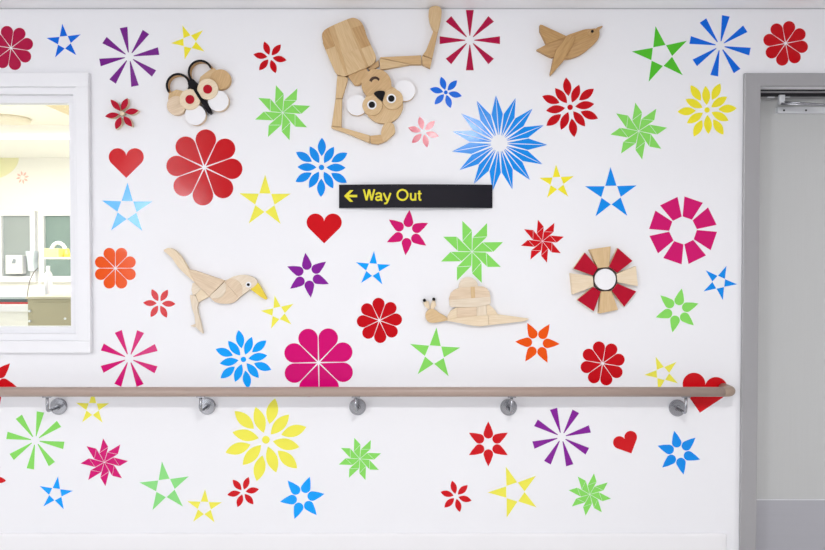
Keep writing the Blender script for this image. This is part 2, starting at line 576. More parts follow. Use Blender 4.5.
flat_on(bm, [(344.0, 196.0), (349.9, 190.2), (353.4, 190.2), (347.9, 196.0), (353.4, 201.8), (349.9, 201.8)], bow)
link('sign_arrow', bm, M_signtxt, sg, label='yellow left-pointing arrow')

# ------------------------------------------------------------------ wall stickers
SD = 0.0007
def pol(cx, cy, r, a): return (cx + r * math.cos(math.radians(a)), cy - r * math.sin(math.radians(a)))

def lens(r0, r1, hw, n=9):
    """pointed petal along +x from r0 to r1, half width hw (unit coordinates)"""
    up = []
    for i in range(n + 1):
        t = i / n
        up.append((r0 + (r1 - r0) * t, hw * math.sin(math.pi * t) ** 0.85 if 0 < i < n else 0.0))
    return up + [(x, -y) for x, y in up[-2:0:-1]]
def tear_out(r_tip, rho, r, n=14):
    """round end inside, pointed tip outside"""
    dist = r_tip - rho
    a = math.acos(r / dist)
    pts = [(r_tip, 0)]
    m1 = (rho + r * math.cos(a), r * math.sin(a))
    mid = ((r_tip + m1[0]) / 2 - 0.0, m1[1] / 2 + 0.018)
    pts.append(mid)
    for i in range(n + 1):
        t = a + (2 * math.pi - 2 * a) * i / n
        pts.append((rho + r * math.cos(t), r * math.sin(t)))
    pts.append((mid[0], -mid[1]))
    return pts
def tear_in(r_in, rho, r, n=16):
    """pointed towards the centre, round outside (daisy petal)"""
    dist = rho - r_in
    a = math.acos(r / dist)
    pts = [(r_in, 0)]
    for i in range(n + 1):
        t = -(math.pi - a) + 2 * (math.pi - a) * i / n
        pts.append((rho + r * math.cos(t), r * math.sin(t)))
    return pts

def pieces(kind):
    """list of (part name, direction offset, [outlines in unit coordinates])"""
    out = []
    if kind == 'star':
        h = 0.375
        for k in range(5):
            out.append(('point', 72 * k, [[(1, 0), (h * math.cos(math.radians(34)), h * math.sin(math.radians(34))), (h * math.cos(math.radians(34)), -h * math.sin(math.radians(34)))]]))
    elif kind == 'burst':
        for k in range(8):
            out.append(('ray', 45 * k, [[(0.15, -0.013), (0.99, -0.128), (0.99, 0.128), (0.15, 0.013)]]))
    elif kind == 'daisy':
        for k in range(8):
            out.append(('petal', 45 * k, [tear_in(0.05, 0.728, 0.269)]))
    elif kind in ('six', 'sixdot'):
        for k in range(6):
            out.append(('petal', 60 * k, [lens(0.16, 1, 0.19)]))
        if kind == 'sixdot':
            out.append(('flower_centre', 0, [[(0.12 * math.cos(t * math.pi / 8), 0.12 * math.sin(t * math.pi / 8)) for t in range(16)]]))
    elif kind == 'dahlia':
        for k in range(6):
            out.append(('petal', 60 * k, [lens(0.38, 1, 0.138)]))
            out.append(('petal', 60 * k + 30, [lens(0.17, 0.81, 0.135)]))
        out.append(('flower_centre', 0, [[(0.092 * math.cos(t * math.pi / 10), 0.092 * math.sin(t * math.pi / 10)) for t in range(20)]]))
    elif kind == 'tear':
        for k in range(6):
            out.append(('petal', 60 * k, [tear_out(1, 0.455, 0.215)]))
    elif kind == 'pinwheel':
        g = 0.017
        for k in range(8):
            B = (0.65 * math.cos(math.radians(-18)), 0.65 * math.sin(math.radians(-18)))
            A = (0.43 * math.cos(math.radians(25.5)), 0.43 * math.sin(math.radians(25.5)))
            T = (1, 0)
            def shrink(tri):
                c = (sum(p[0] for p in tri) / 3, sum(p[1] for p in tri) / 3)
                res = []
                n_ = 3
                # inset each side by g/2
                ls = []
                for i in range(3):
                    p, q = tri[i], tri[(i + 1) % 3]
                    dx, dy = q[0] - p[0], q[1] - p[1]; m = math.hypot(dx, dy)
                    nx, ny = -dy / m, dx / m
                    if (c[0] - p[0]) * nx + (c[1] - p[1]) * ny < 0: nx, ny = -nx, -ny
                    ls.append((nx, ny, nx * p[0] + ny * p[1] + g * 0.42))
                for i in range(3):
                    a1, b1, c1 = ls[i - 1]; a2, b2, c2 = ls[i]
                    dd = a1 * b2 - a2 * b1
                    res.append(((c1 * b2 - c2 * b1) / dd, (a1 * c2 - a2 * c1) / dd))
                return res
            out.append(('arm', 45 * k, [shrink([(0, 0), B, A]), shrink([A, B, T])]))
    elif kind == 'rosette':
        for k in range(15):
            e = 0.008
            out.append(('ray', 24 * k, [[(0.17, e), (0.62, e), (0.99, e * .3), (0.60, 0.118), (0.17, 0.014)],
                                        [(0.17, -e), (0.17, -0.014), (0.60, -0.118), (0.99, -e * .3), (0.62, -e)]]))
    elif kind == 'ring':
        for k in range(8):
            pi_ = [(0.41 * math.cos(math.radians(s * 20.5)), 0.41 * math.sin(math.radians(s * 20.5))) for s in (-1, 1)]
            po = [(1.0 * math.cos(math.radians(s * 16.6)), 1.0 * math.sin(math.radians(s * 16.6))) for s in (1, -1)]
            out.append(('segment', 45 * k, [pi_ + po]))
    return out

def sticker(kind, cx, cy, R, rot, mat, name, label, cat, group):
    x, z = P(cx, cy, 0)
    R *= {'star': 1.03, 'rosette': 1.03, 'pinwheel': 1.025, 'tear': 1.025, 'six': 1.02, 'sixdot': 1.03, 'dahlia': 1.015}.get(kind, 1.005)
    root = empty(name, (x, 0, z), label=label, cat=cat, group=group)
    for nm, off, outs in pieces(kind):
        bm = NB()
        ca, sa = math.cos(math.radians(rot + off)), math.sin(math.radians(rot + off))
        for o in outs:
            prism_xz(bm, [P(cx + R * (u * ca - v * sa), cy - R * (u * sa + v * ca), 0) for u, v in o], 0, -SD)
        link(nm, bm, V[mat], root)

def heart(cx, cy, w, rot, label):
    """cx, cy: middle between the lobes; w width; rot degrees clockwise of the tip axis"""
    r = 0.252 * w
    pts = []
    d = math.hypot(0.25 * w, 0.6 * w)
    phi = math.atan2(0.6 * w, 0.25 * w)
    al = math.acos(r / d)
    a_start = -(phi) + 0                      # direction right lobe -> tip, y up
    # right lobe centre (0.25w, 0); tip (0,-0.6w)
    base = math.atan2(-0.6 * w, -0.25 * w)
    t0 = base + al
    notch = math.acos(-0.25 * w / r) if r > 0.25 * w else math.pi
    for i in range(25):
        t = t0 + (notch - (t0)) * i / 24 if t0 < notch else t0
        pts.append((0.25 * w + r * math.cos(t), r * math.sin(t)))
    left = [(-x, y) for x, y in pts[::-1]][1:]
    outl = [(0, -0.6 * w)] + pts + left
    c, s = math.cos(math.radians(rot)), math.sin(math.radians(rot))
    bm = NB()
    prism_xz(bm, [P(cx + x * c + y * s, cy - (-x * s + y * c), 0) for x, y in outl], 0, -SD)
    link('heart_sticker', bm, V['scarlet'], label=label, cat='wall sticker', group='red heart stickers on the wall')

ST = [
 # kind, cx, cy, R, rot, vinyl, label
 ('daisy', 11, 48, 22.5, 14, 'crimson', 'crimson round-petalled flower sticker cut off at the top left above the window'),
 ('star', 64.2, 41.8, 17.5, 96, 'deepblue', 'deep blue star sticker above the window, beside the crimson flower'),
 ('burst', 129.3, 56.8, 30, 11, 'purple', 'dark purple sticker of eight rays above the wooden red flower'),
 ('star', 189.1, 41.9, 17.5, 112, 'yellow', 'tilted yellow star sticker directly above the wooden butterfly'),
 ('six', 270, 57.4, 16.5, 110, 'red', 'small red six-petal flower sticker between the butterfly and the monkey'),
 ('sixdot', 445.8, 92.4, 15.9, 107, 'deepblue', 'small blue six-petal flower sticker with a dot centre, right of the monkey'),
 ('burst', 469.8, 40.2, 30.3, 90, 'crimson', 'crimson sticker of eight rays right of the monkey foot'),
 ('star', 661.1, 55.1, 28.6, 101, 'shaded_green', 'large bright green star sticker near the ceiling, right of the small flying bird'),
 ('burst', 720, 45.8, 30.6, 79, 'deepblue', 'blue sticker of eight rays above the yellow flower near the door'),
 ('daisy', 785.6, 43.4, 22.6, 78, 'red', 'dark red round-petalled flower sticker above the grey door frame'),
 ('daisy', 204.4, 167.4, 38, 87, 'red', 'large red round-petalled flower sticker below the wooden butterfly'),
 ('pinwheel', 282.7, 112.7, 28.2, 104, 'green', 'green pinwheel sticker left of the monkey arm'),
 ('dahlia', 321.5, 167.4, 29.2, 89, 'blue', 'blue twelve-petal flower sticker above the left end of the sign'),
 ('six', 423.4, 132, 15.6, 104, 'pink', 'small red six-petal flower sticker, paled by glare put into its colour, below the monkey ear'),
 ('rosette', 499.2, 143.2, 47, -2, 'blue', 'big blue spiky rosette sticker behind the right end of the sign'),
 ('dahlia', 570.1, 107.3, 29.6, 98, 'red', 'red many-petalled flower sticker below the small flying bird'),
 ('star', 556.9, 182.6, 17.5, 93, 'yellow', 'small yellow star sticker right of the big blue rosette'),
 ('pinwheel', 638.7, 131.1, 28.4, 97, 'green', 'green pinwheel sticker above the large blue star'),
 ('star', 611, 194.2, 26.3, 91, 'blue', 'large solid blue star sticker below the green pinwheel on the right'),
 ('dahlia', 707, 110, 29.2, 63.5, 'yellow', 'yellow many-petalled flower sticker beside the top of the door frame'),
 ('ring', 683, 230.4, 33.8, 26, 'rose', 'magenta ring sticker of eight blocks right of the wooden wheel'),
 ('star', 127.1, 209.2, 25.7, 89, 'pale_blue', 'pale glossy light blue star sticker below the left red heart'),
 ('daisy', 115.4, 268.2, 21.5, 22.5, 'orange', 'orange round-petalled flower sticker right of the window'),
 ('star', 264.9, 201.8, 26.2, 89.4, 'lemon', 'large yellow star sticker left of the Way Out sign'),
 ('tear', 308.1, 275.2, 22, 97, 'violet', 'purple sticker of six teardrop points below the middle red heart'),
 ('tear', 407.5, 232.6, 22.2, 85, 'rose', 'magenta sticker of six teardrop points right under the sign'),
 ('star', 372.8, 269.1, 17.6, 86, 'sky', 'small blue star sticker between the purple and magenta teardrop stars'),
 ('pinwheel', 472, 251.8, 32.3, 107.5, 'green', 'large light green pinwheel sticker above the snail shell'),
 ('pinwheel', 542.4, 241.2, 21.8, 102, 'scarlet', 'small red pinwheel sticker left of the wooden wheel'),
 ('six', 159.3, 303.4, 15.8, 58, 'scarlet', 'small red six-petal flower sticker left of the bird legs'),
 ('burst', 129.2, 358.4, 29.3, 22, 'magenta', 'magenta sticker of eight rays standing on the rail below the window corner'),
 ('dahlia', 243.5, 359.4, 29.2, 99.6, 'sky', 'sky blue twelve-petal flower sticker just above the rail'),
 ('star', 278.2, 312.6, 17, 102, 'lemon', 'small tilted yellow star sticker at the tip of the yellow beak'),
 ('daisy', 318.6, 362.6, 36, 23.5, 'magenta', 'large magenta round-petalled flower sticker partly behind the rail'),
 ('daisy', 379.4, 320.4, 22.6, 93, 'red', 'red round-petalled flower sticker left of the snail'),
 ('star', 434.6, 353.9, 25.7, 86, 'green', 'light green star sticker below the snail head'),
 ('tear', 537.4, 342.8, 21.7, 57, 'orange', 'orange sticker of six teardrop points below the snail tail'),
 ('daisy', 602.6, 363.4, 22.4, 13, 'red', 'red round-petalled flower sticker above the rail below the wooden wheel'),
 ('tear', 677.1, 310.4, 21.9, 78, 'green', 'light green sticker of six teardrop points below the magenta ring'),
 ('star', 719.1, 282.4, 17.5, 66, 'blue', 'small blue star sticker beside the door frame'),
 ('star', 662.4, 373.6, 17.6, 112, 'lemon', 'small yellow star sticker left of the heart behind the rail'),
 ('star', 92.6, 408.4, 16.8, 89, 'lemon', 'small yellow star sticker just below the rail by the leftmost bracket'),
 ('burst', 35.4, 440.4, 29, 80, 'green', 'light green sticker of eight rays below the left end of the rail'),
 ('pinwheel', 104.3, 462.2, 23.7, 93, 'magenta', 'magenta pinwheel sticker below the rail at left'),
 ('star', 55.6, 493.8, 17, 82, 'sky', 'small blue star sticker below the green rays at bottom left'),
 ('star', 165.1, 487.4, 25.3, 97, 'mint', 'large pale mint green star sticker low on the left'),
 ('star', 204.4, 507.3, 17.6, 88, 'lemon', 'small yellow star sticker lowest on the wall, beside the mint star'),
 ('six', 243.1, 492, 15.7, 70, 'scarlet', 'small red six-petal flower sticker below the large yellow flower'),
 ('tear', 302.2, 497.8, 22, 70, 'sky', 'blue sticker of six teardrop points low in the middle left'),
 ('dahlia', 265.9, 439.7, 41.7, 77.5, 'lemon', 'large yellow twelve-petal flower sticker under the rail'),
 ('pinwheel', 359.9, 458.9, 21.7, 105, 'green', 'small light green pinwheel sticker under the middle rail bracket'),
 ('tear', 488.3, 443.9, 21.9, 90, 'scarlet', 'red sticker of six teardrop points under the fourth rail bracket'),
 ('burst', 561.6, 437, 29.5, 61, 'violet', 'bright purple sticker of eight rays below the rail'),
 ('six', 456, 496.3, 15.8, 104, 'scarlet', 'small red six-petal flower sticker left of the large low yellow star'),
 ('star', 514.5, 491.9, 26, 109, 'lemon', 'large tilted yellow star sticker low in the middle right'),
 ('pinwheel', 589.8, 494.4, 21.4, 79, 'green', 'small light green pinwheel sticker right of the large low yellow star'),
 ('tear', 678.8, 452.6, 21.8, 102, 'blue', 'blue sticker of six teardrop points low near the door'),
 ('tear', -7, 381, 24, 46, 'scarlet', 'red pointed sticker cut off by the left edge above the rail'),
 ('six', -10, 478.8, 15.9, -7, 'scarlet', 'red petal tip of a flower sticker at the far left, below the rail'),
]
NAMES = {'daisy': ('flower_sticker', 'round-petalled flower stickers'), 'star': ('star_sticker', 'five-pointed star stickers'),
         'burst': ('sunburst_sticker', 'eight-ray stickers'), 'six': ('flower_sticker', 'small six-petal flower stickers'),
         'sixdot': ('flower_sticker', 'small six-petal flower stickers'), 'dahlia': ('flower_sticker', 'twelve-petal flower stickers'),
         'tear': ('flower_sticker', 'six-point teardrop stickers'), 'pinwheel': ('pinwheel_sticker', 'pinwheel stickers'),
         'rosette': ('rosette_sticker', None), 'ring': ('ring_sticker', None)}
for kind, cx, cy, R, rot, mat, label in ST:
    nm, grp = NAMES[kind]
    sticker(kind, cx, cy, R, rot, mat, nm, label, 'wall sticker', grp)
heart(126.3, 157, 34.8, 0, 'red heart sticker below the wooden red flower, right of the window')
heart(324.2, 222.4, 35, 0, 'red heart sticker under the left end of the sign')
heart(625, 439.8, 25, -25, 'small tilted red heart sticker below the rail')
heart(705.0, 386.2, 45.0, 11.0, 'large tilted red heart sticker behind the end of the rail')

# ------------------------------------------------------------------ wooden reliefs
def slab(name, parent, plist, d0, d1, mats, bevel=0.0012, **kw):
    """plist: [(outline px, material index)]"""
    bm = NB()
    for pts, mi in plist:
        prism(bm, pts, d0, d1, mi)
    return link(name, bm, mats, parent, bevel=bevel, **kw)

# red wooden petal flower
z = zf(95, 90, 11.0)
fl = empty('wooden_flower', (P(122, 113, 0)[0], 0, P(122, 113, 0)[1]), label='small raised wooden flower with six red painted petals', cat='wall ornament')
for (tx, ty), (bx, by), wd in (((172, 105), (278, 228), 62), ((356, 90), (292, 222), 68), ((478, 225), (328, 246), 66),
                          ((405, 402), (314, 288), 66), ((228, 430), (282, 296), 68), ((110, 290), (262, 266), 62)):
    L = math.hypot(tx - bx, ty - by); ux, uy = (tx - bx) / L, (ty - by) / L
    outl = [(bx + ux * L * t - uy * s, by + uy * L * t + ux * s) for t, s in [(u, v * wd / 2 / 0.19) for u, v in lens(0, 1, 0.19)]]
    bm = NB()
    prism(bm, z(outl), 0, 0.021, 0)
    prism(bm, z(outl), 0.021, 0.0222, 1)
    link('petal', bm, [wood('rose'), M_redp2], fl)
slab('flower_centre', fl, [(z(circ(296, 256, 26, 20)), 0)], 0, 0.016, [wood('cream')])

# butterfly
z = zf(150, 50, 6.878)
bf = empty('wooden_butterfly', (P(197, 92, 0)[0], 0, P(197, 92, 0)[1]), label='wooden butterfly with red dots, white discs and black hoop feelers', cat='wall ornament')
def hoop(name, cx, cy, ro, a0, a1, parent):
    # bent wooden strip with a black front edge
    bm = NB()
    n = 40
    for r1, r2, d0, d1, mi in ((ro, ro - 13, 0.0, 0.026, 0), (ro, ro - 15, 0.026, 0.0275, 1)):
        o = []
        rows = []
        for i in range(n + 1):
            t = a0 + (a1 - a0) * i / n
            a = z([pol(cx, cy, r1, t), pol(cx, cy, r2, t)])
            A, B = P(*a[0], 0.0275), P(*a[1], 0.0275)
            rows.append([bm.verts.new((A[0], -d1, A[1])), bm.verts.new((B[0], -d1, B[1])), bm.verts.new((B[0], -d0, B[1])), bm.verts.new((A[0], -d0, A[1]))])
        for a, b in zip(rows, rows[1:]):
            for k in range(4):
                f = bm.faces.new((a[k], a[(k + 1) % 4], b[(k + 1) % 4], b[k])); f.material_index = mi
        for rw in (rows[0], rows[-1]):
            f = bm.faces.new(rw); f.material_index = mi
    link(name, bm, [wood('warm', 0), M_blackp], parent)
hoop('feeler_hoop', 193, 243, 85, -45, 215, bf)
hoop('feeler_hoop', 345, 152, 86, 22, 245, bf)
slab('wing', bf, [(z(hull(circ(190, 350, 62) + [(124, 330), (130, 296), (180, 272), (250, 285)])), 0)], 0, 0.014, [wood('birch', 60)])
slab('wing_tip', bf, [(z(circ(181, 382, 66)), 0)], 0, 0.020, [wood('rose', 20)])
slab('wing', bf, [(z(hull(circ(400, 222, 62) + [(345, 185), (400, 142), (440, 122), (470, 150)])), 0)], 0, 0.014, [wood('birch', 20)])
slab('wing_tip', bf, [(z(circ(484, 202, 70)), 0)], 0, 0.020, [wood('beech', 70)])
slab('lower_wing_disc', bf, [(z(circ(311, 446, 71)), 0)], 0, 0.0245, [wood('rose')])
slab('lower_wing_disc', bf, [(z(circ(469, 350, 71)), 0)], 0, 0.0245, [wood('rose')])
for o, (cx, cy) in zip([c for c in bf.children if c.name.startswith('lower_wing_disc')], ((311, 446), (469, 350))):
    slab('white_face', o, [(z(circ(cx, cy, 71)), 0)], 0.0245, 0.026, [M_whitep], bevel=0.0004, label='white painted disc face')
for cx, cy, rx in ((274, 340, 72), (396, 269, 72)):
    o = slab('wing_disc', bf, [(z(circ(cx, cy, rx)), 0)], 0, 0.030, [wood('cream', 30)])
    slab('red_dot', o, [(z(circ(cx, cy, 31)), 0)], 0.030, 0.0312, [M_redp], bevel=0, label='red dot')
slab('butterfly_body', bf, [(z([(268, 205), (295, 198), (318, 222), (322, 248), (300, 268), (272, 258), (258, 232)]), 0),
                            (z([(294, 268), (312, 258), (348, 318), (362, 340), (388, 352), (416, 428), (402, 435), (372, 398), (346, 352)]), 0)],
     0, 0.033, [M_blackp], label='black body')

# monkey
mk = empty('wooden_monkey', (P(380, 75, 0)[0], 0, P(380, 75, 0)[1]),
           label='upside-down wooden monkey with white ears hanging by one foot from the ceiling', cat='wall ornament')
tor = [(323, 42), (322, 36.2), (323, 31.8), (328.8, 27.2), (348.5, 18.7), (355, 18), (360.1, 20.9), (363.8, 26.7), (367.4, 37.7), (375, 53.7),
       (375.6, 58), (374.6, 61.5), (371.8, 64.6), (366, 67.5), (346.3, 75.8), (343, 76.3), (339.7, 75), (334.7, 71.1), (323.7, 45.7)]
tor = spline(tor, 3)
zt_ = zf(315, 10, 6.87)
l1 = zt_([(95, 110), (250, 470)]); l2 = zt_([(145, 100), (215, 455)])
L1, L2, L3, L4 = zt_([(92, 118), (212, 455)]), zt_([(128, 95), (228, 450)]), zt_([(215, 60), (355, 400)]), zt_([(225, 55), (375, 400)])
mid = zt_([(180, 310), (300, 260)])
sA = clip(tor, *L1, True)
s_left = clip(tor, *L1, False) if False else None
def split(poly, ln): return clip(poly, ln[0], ln[1], True), clip(poly, ln[0], ln[1], False)
left, rest = split(tor, L1)
def sidemean(p): return sum(q[0] for q in p) / max(1, len(p))
if sidemean(left) > sidemean(rest): left, rest = rest, left
strip, rest = split(rest, L2)
if sidemean(strip) > sidemean(rest): strip, rest = rest, strip
cen, right = split(rest, L3)
if sidemean(cen) > sidemean(right): cen, right = right, cen
rs1, right = split(right, L4)
if sidemean(rs1) > sidemean(right): rs1, right = right, rs1
cenT, cenB = split(cen, zt_([(150, 318), (330, 255)]))
if sum(q[1] for q in cenT) / len(cenT) > sum(q[1] for q in cenB) / len(cenB): cenT, cenB = cenB, cenT
lu, ll = split(left, zt_([(60, 278), (160, 240)]))
lu2, lu = split(lu, zt_([(50, 238), (160, 205)])) 
r1_, r2_ = split(right, zt_([(250, 125), (350, 95)]))
def ymean(p): return sum(q[1] for q in p) / max(1, len(p))
if ymean(r1_) > ymean(r2_): r1_, r2_ = r2_, r1_
r2a, r2b = split(r2_, zt_([(300, 270), (400, 235)]))
if ymean(r2a) > ymean(r2b): r2a, r2b = r2b, r2a
parts3 = sorted([lu, lu2, ll], key=ymean)
lu, lu2, ll = parts3
tm = [wood('birch', 115), wood('beech', 115), wood('warm', 115), wood('birch', 100), wood('birch', 125)]
pl = [(lu, 1), (lu2, 2), (ll, 3), (strip, 1), (cenT, 0), (cenB, 4), (rs1, 1), (r1_, 1), (r2a, 2), (r2b, 0)]
slab('torso', mk, [(p, m) for p, m in pl if len(p) > 2], 0, 0.026, tm, bevel=0.0008)
slab('neck', mk, [([(347.8, 76), (366, 68), (368.9, 72.6), (360.5, 84), (358, 85.3), (354.3, 85)], 0)], 0, 0.018, [wood('beech', 60)])
arm = slab('arm', mk, [([(337.2, 75.5), (347.8, 77.5), (347.5, 80), (341.9, 98.5), (335.5, 98.5)], 0), ([(335.4, 99), (341.9, 99), (341.3, 126.8), (331.5, 126.2)], 0)],
     0, 0.020, [wood('birch', 95)])
slab('forearm', arm, [([(330.8, 126.5), (341.3, 127.2), (370, 135.4), (369.6, 142.9), (347, 133.2), (332, 128.2)], 0)], 0, 0.022, [wood('birch', -20)])
slab('hand', arm, [([(370, 135.7), (380.7, 134.6), (384, 141.8), (377.8, 143.9), (370.5, 142.9)], 0),
                   (spline([(380.9, 134.5), (382.2, 127.5), (385, 123.2), (390.2, 122.5), (393.8, 124.6), (395, 131.9), (391, 136.5), (384.2, 141.6)], 3), 1)], 0, 0.024, [wood('beech', 0), wood('birch', 60)])
def lg(pts): return [(370 + (x - 370) * 1.068, y * 1.068) for x, y in pts]
leg = slab('leg', mk, [(lg([(378.9, 54.4), (407, 60.2), (399.4, 61.6), (379.4, 65.2)]), 0), (lg([(379.6, 53.4), (417.9, 51.7), (418.5, 60), (407.5, 60.0), (379.5, 54.2)]), 1)],
     0, 0.022, [wood('birch', -5), wood('beech', 0)])
slab('hip_joint', leg, [(lg([(368, 64.5), (375.5, 58), (378, 56), (378.5, 62), (371, 66.3)]), 0)], 0, 0.012, [wood('beech')])
slab('ankle', leg, [(lg([(418.6, 52.0), (428, 55.2), (426.2, 63.6), (418.9, 60.2)]), 0)], 0, 0.022, [wood('beech')])
slab('shin', leg, [(lg([(419.4, 51.4), (422.4, 47.3), (429.4, 28.9), (433.9, 28.3), (428.2, 54.8)]), 0)], 0, 0.024, [wood('beech', 75)])
slab('foot', leg, [(lg(spline([(430, 28.5), (426.2, 20.5), (424.9, 12.5), (426.2, 7.0), (431.3, 5.4), (436.0, 7.0), (437, 13), (434.0, 28.0)], 4)), 0)], 0, 0.030, [wood('birch', 80)])
z = zf(340, 65, 6.875)
head = slab('head', mk, [(z(circ(300, 268, 134, 56)), 0)], 0, 0.020, [wood('birch', 60)])
fm = NB()
ms_ = circ(250, 131, 103, 56)
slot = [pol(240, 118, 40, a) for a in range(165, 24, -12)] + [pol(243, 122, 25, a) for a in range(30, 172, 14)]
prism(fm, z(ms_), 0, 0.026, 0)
prism(fm, z(slot), 0.026, 0.0264, 1)  # dark patch colours in the shade inside the mouth slot
link('muzzle', fm, [wood('beech', 45), paint('mouth_slot_shade', (62, 40, 28), 0.7)], head, bevel=0)
for cx, cy, r in ((116, 276, 71), (445, 176, 72)):
    bm = NB(); prism(bm, z(circ(cx, cy, r)), 0, 0.0165, 0); prism(bm, z(circ(cx, cy, r)), 0.0165, 0.018, 1)
    link('ear', bm, [wood('beech'), M_whitep], head, label='white round ear')
for (cx, cy, r), (wx, wy) in zip(((222, 278, 68), (363, 235, 70)), ((219, 273), (353, 230))):
    bm = NB()
    prism(bm, z(circ(cx, cy, r)), 0.0, 0.0275, 0)
    prism(bm, z(circ(wx, wy, 32)), 0.0275, 0.0295, 1)
    prism(bm, z(circ(wx, wy, 22)), 0.0295, 0.031, 2)
    link('eye', bm, [wood('birch', 30), M_whitep, M_blackp], head, label='round eye with black pupil')
slab('nose', head, [(z(spline([(234, 198), (246, 182), (272, 176), (300, 178), (309, 190), (301, 220), (290, 246), (266, 232)], 3)), 0)], 0.0, 0.033, [M_blackp], label='black nose')

# ...
# small flying bird at the top
z = zf(530, 18, 9.16)
b1 = empty('wooden_bird', (P(567, 48, 0)[0], 0, P(567, 48, 0)[1]), label='small tan wooden bird flying near the ceiling, wing pointing down', cat='wall ornament', group='wooden birds on the wall')
bm = NB(); prism(bm, z([(92, 60), (112, 62), (335, 165), (330, 175), (152, 238), (92, 115)]), 0.0, 0.022, 0)
link('tail_feather', bm, [wood('honey', -25)], b1, bevel=0.001)
slab('tail_feather', b1, [(z([(60, 290), (152, 241), (330, 172), (300, 300), (205, 362), (175, 352)]), 0)], 0, 0.018, [wood('warm', 15)])
bd = spline([(315, 190), (350, 155), (420, 130), (480, 110), (520, 101), (560, 99), (600, 96), (630, 112), (638, 140), (630, 180), (605, 220), (560, 262),
             (480, 325), (400, 360), (330, 375), (240, 365)], 3)
bu, bl_ = split(bd, z([(400, 240), (640, 150)]) if False else [(400, 238), (640, 150)])
slab('bird_body', b1, [(z(p), m) for p, m in ((bu, 0), (bl_, 1))], 0, 0.020, [wood('warm', 20), wood('honey', 25)])
slab('wing', b1, [(z([(345, 160), (385, 160), (415, 172), (400, 232), (355, 310), (310, 388), (200, 515), (190, 520), (190, 500), (215, 380), (240, 290)]), 0)], 0, 0.027, [wood('honey', 58)])
slab('beak', b1, [(z([(618, 84), (662, 70), (668, 76), (640, 100), (632, 128), (600, 100)]), 0)], 0, 0.016, [wood('warm', 10)])
bm = NB(); prism(bm, z(circ(556, 132, 30)), 0.0, 0.0225, 0); prism(bm, z(circ(572, 121, 13, 20)), 0.0225, 0.025, 1)
link('eye', bm, [wood('warm', 60), M_blackp], b1)

# perching bird with yellow beak
za, zb, zc = zf(150, 240, 5.0), zf(195, 265, 9.16), zf(160, 240, 5.5)
b2 = empty('wooden_bird', (P(215, 290, 0)[0], 0, P(215, 290, 0)[1]), label='pale wooden bird with yellow beak and long raised tail', cat='wall ornament', group='wooden birds on the wall')
slab('tail_feather', b2, [(zc(spline([(20, 60), (32, 48), (52, 44), (84, 60), (115, 95), (152, 155), (188, 228), (170, 215), (140, 190), (100, 150), (60, 95)], 3)), 0)], 0, 0.024, [wood('cream', -55)])
slab('wing', b2, [(zc([(148, 160), (190, 168), (355, 224), (270, 310), (190, 232)]), 0)], 0, 0.022, [wood('rose', -25)])
slab('hip', b2, [(zc([(178, 238), (190, 232), (228, 268), (196, 300), (180, 305), (172, 275)]), 0)], 0, 0.016, [wood('pale', 20)])
slab('thigh', b2, [(zc([(228, 268), (269, 311), (238, 328), (212, 342), (195, 302)]), 0)], 0, 0.020, [wood('cream', 10)])
lg_ = slab('leg', b2, [(zc([(163, 303), (194, 305), (211, 342), (204, 372), (209, 405), (188, 412), (175, 375)]), 0), (zc([(188, 412), (209, 405), (222, 455), (236, 516), (214, 498), (197, 480)]), 0)], 0, 0.018, [wood('pale', 85)])
slab('foot', lg_, [(zc([(166, 472), (192, 462), (214, 458), (216, 478), (190, 480)]), 0)], 0, 0.014, [wood('pale', 0)])
low = [(130, 292), (270, 152), (402, 300), (372, 330), (335, 350), (280, 356), (225, 352), (175, 334)]
low = [low[0], low[1], low[2]] + spline([(402, 300), (372, 330), (335, 350), (280, 356), (225, 352), (175, 334), (130, 292)], 3, False)[1:-1]
slab('breast', b2, [(zb(low), 0)], 0, 0.020, [wood('rose', 35)])
arc1 = [(130, 292), (270, 158)] + [pol(190, 215, 92, a) for a in (25, 5, -15, -35, -55)] + [(212, 306), (180, 306)]
slab('breast_inlay', b2, [(zb(spline([(132, 290), (200, 225), (268, 160), (284, 205), (275, 250), (245, 290), (195, 308)], 3)), 0)], 0.0, 0.0215, [wood('pale', 40)])
upp = [(270, 150)] + spline([(270, 150), (340, 110), (400, 93), (450, 90), (500, 100), (550, 125), (572, 160), (545, 195), (495, 228), (402, 300)], 3, False)[1:]
slab('bird_head', b2, [(zb(upp), 0)], 0, 0.022, [wood('pale', 35)])
slab('cheek_inlay', b2, [(zb(spline([(274, 152), (330, 125), (385, 140), (425, 185), (432, 240), (404, 296), (340, 225)], 3)), 0)], 0, 0.0235, [wood('rose', 40)])
slab('beak', b2, [(zb([(498, 215), (528, 168), (562, 152), (590, 185), (658, 308), (645, 318), (600, 292)]), 0)], 0, 0.020, [M_beak], label='yellow painted beak')
bm = NB(); prism(bm, zb(circ(490, 180, 27, 24)), 0, 0.0235, 0); prism(bm, zb(circ(487, 180, 13, 20)), 0.0235, 0.026, 1)
link('eye', bm, [M_whitep, M_blackp], b2)

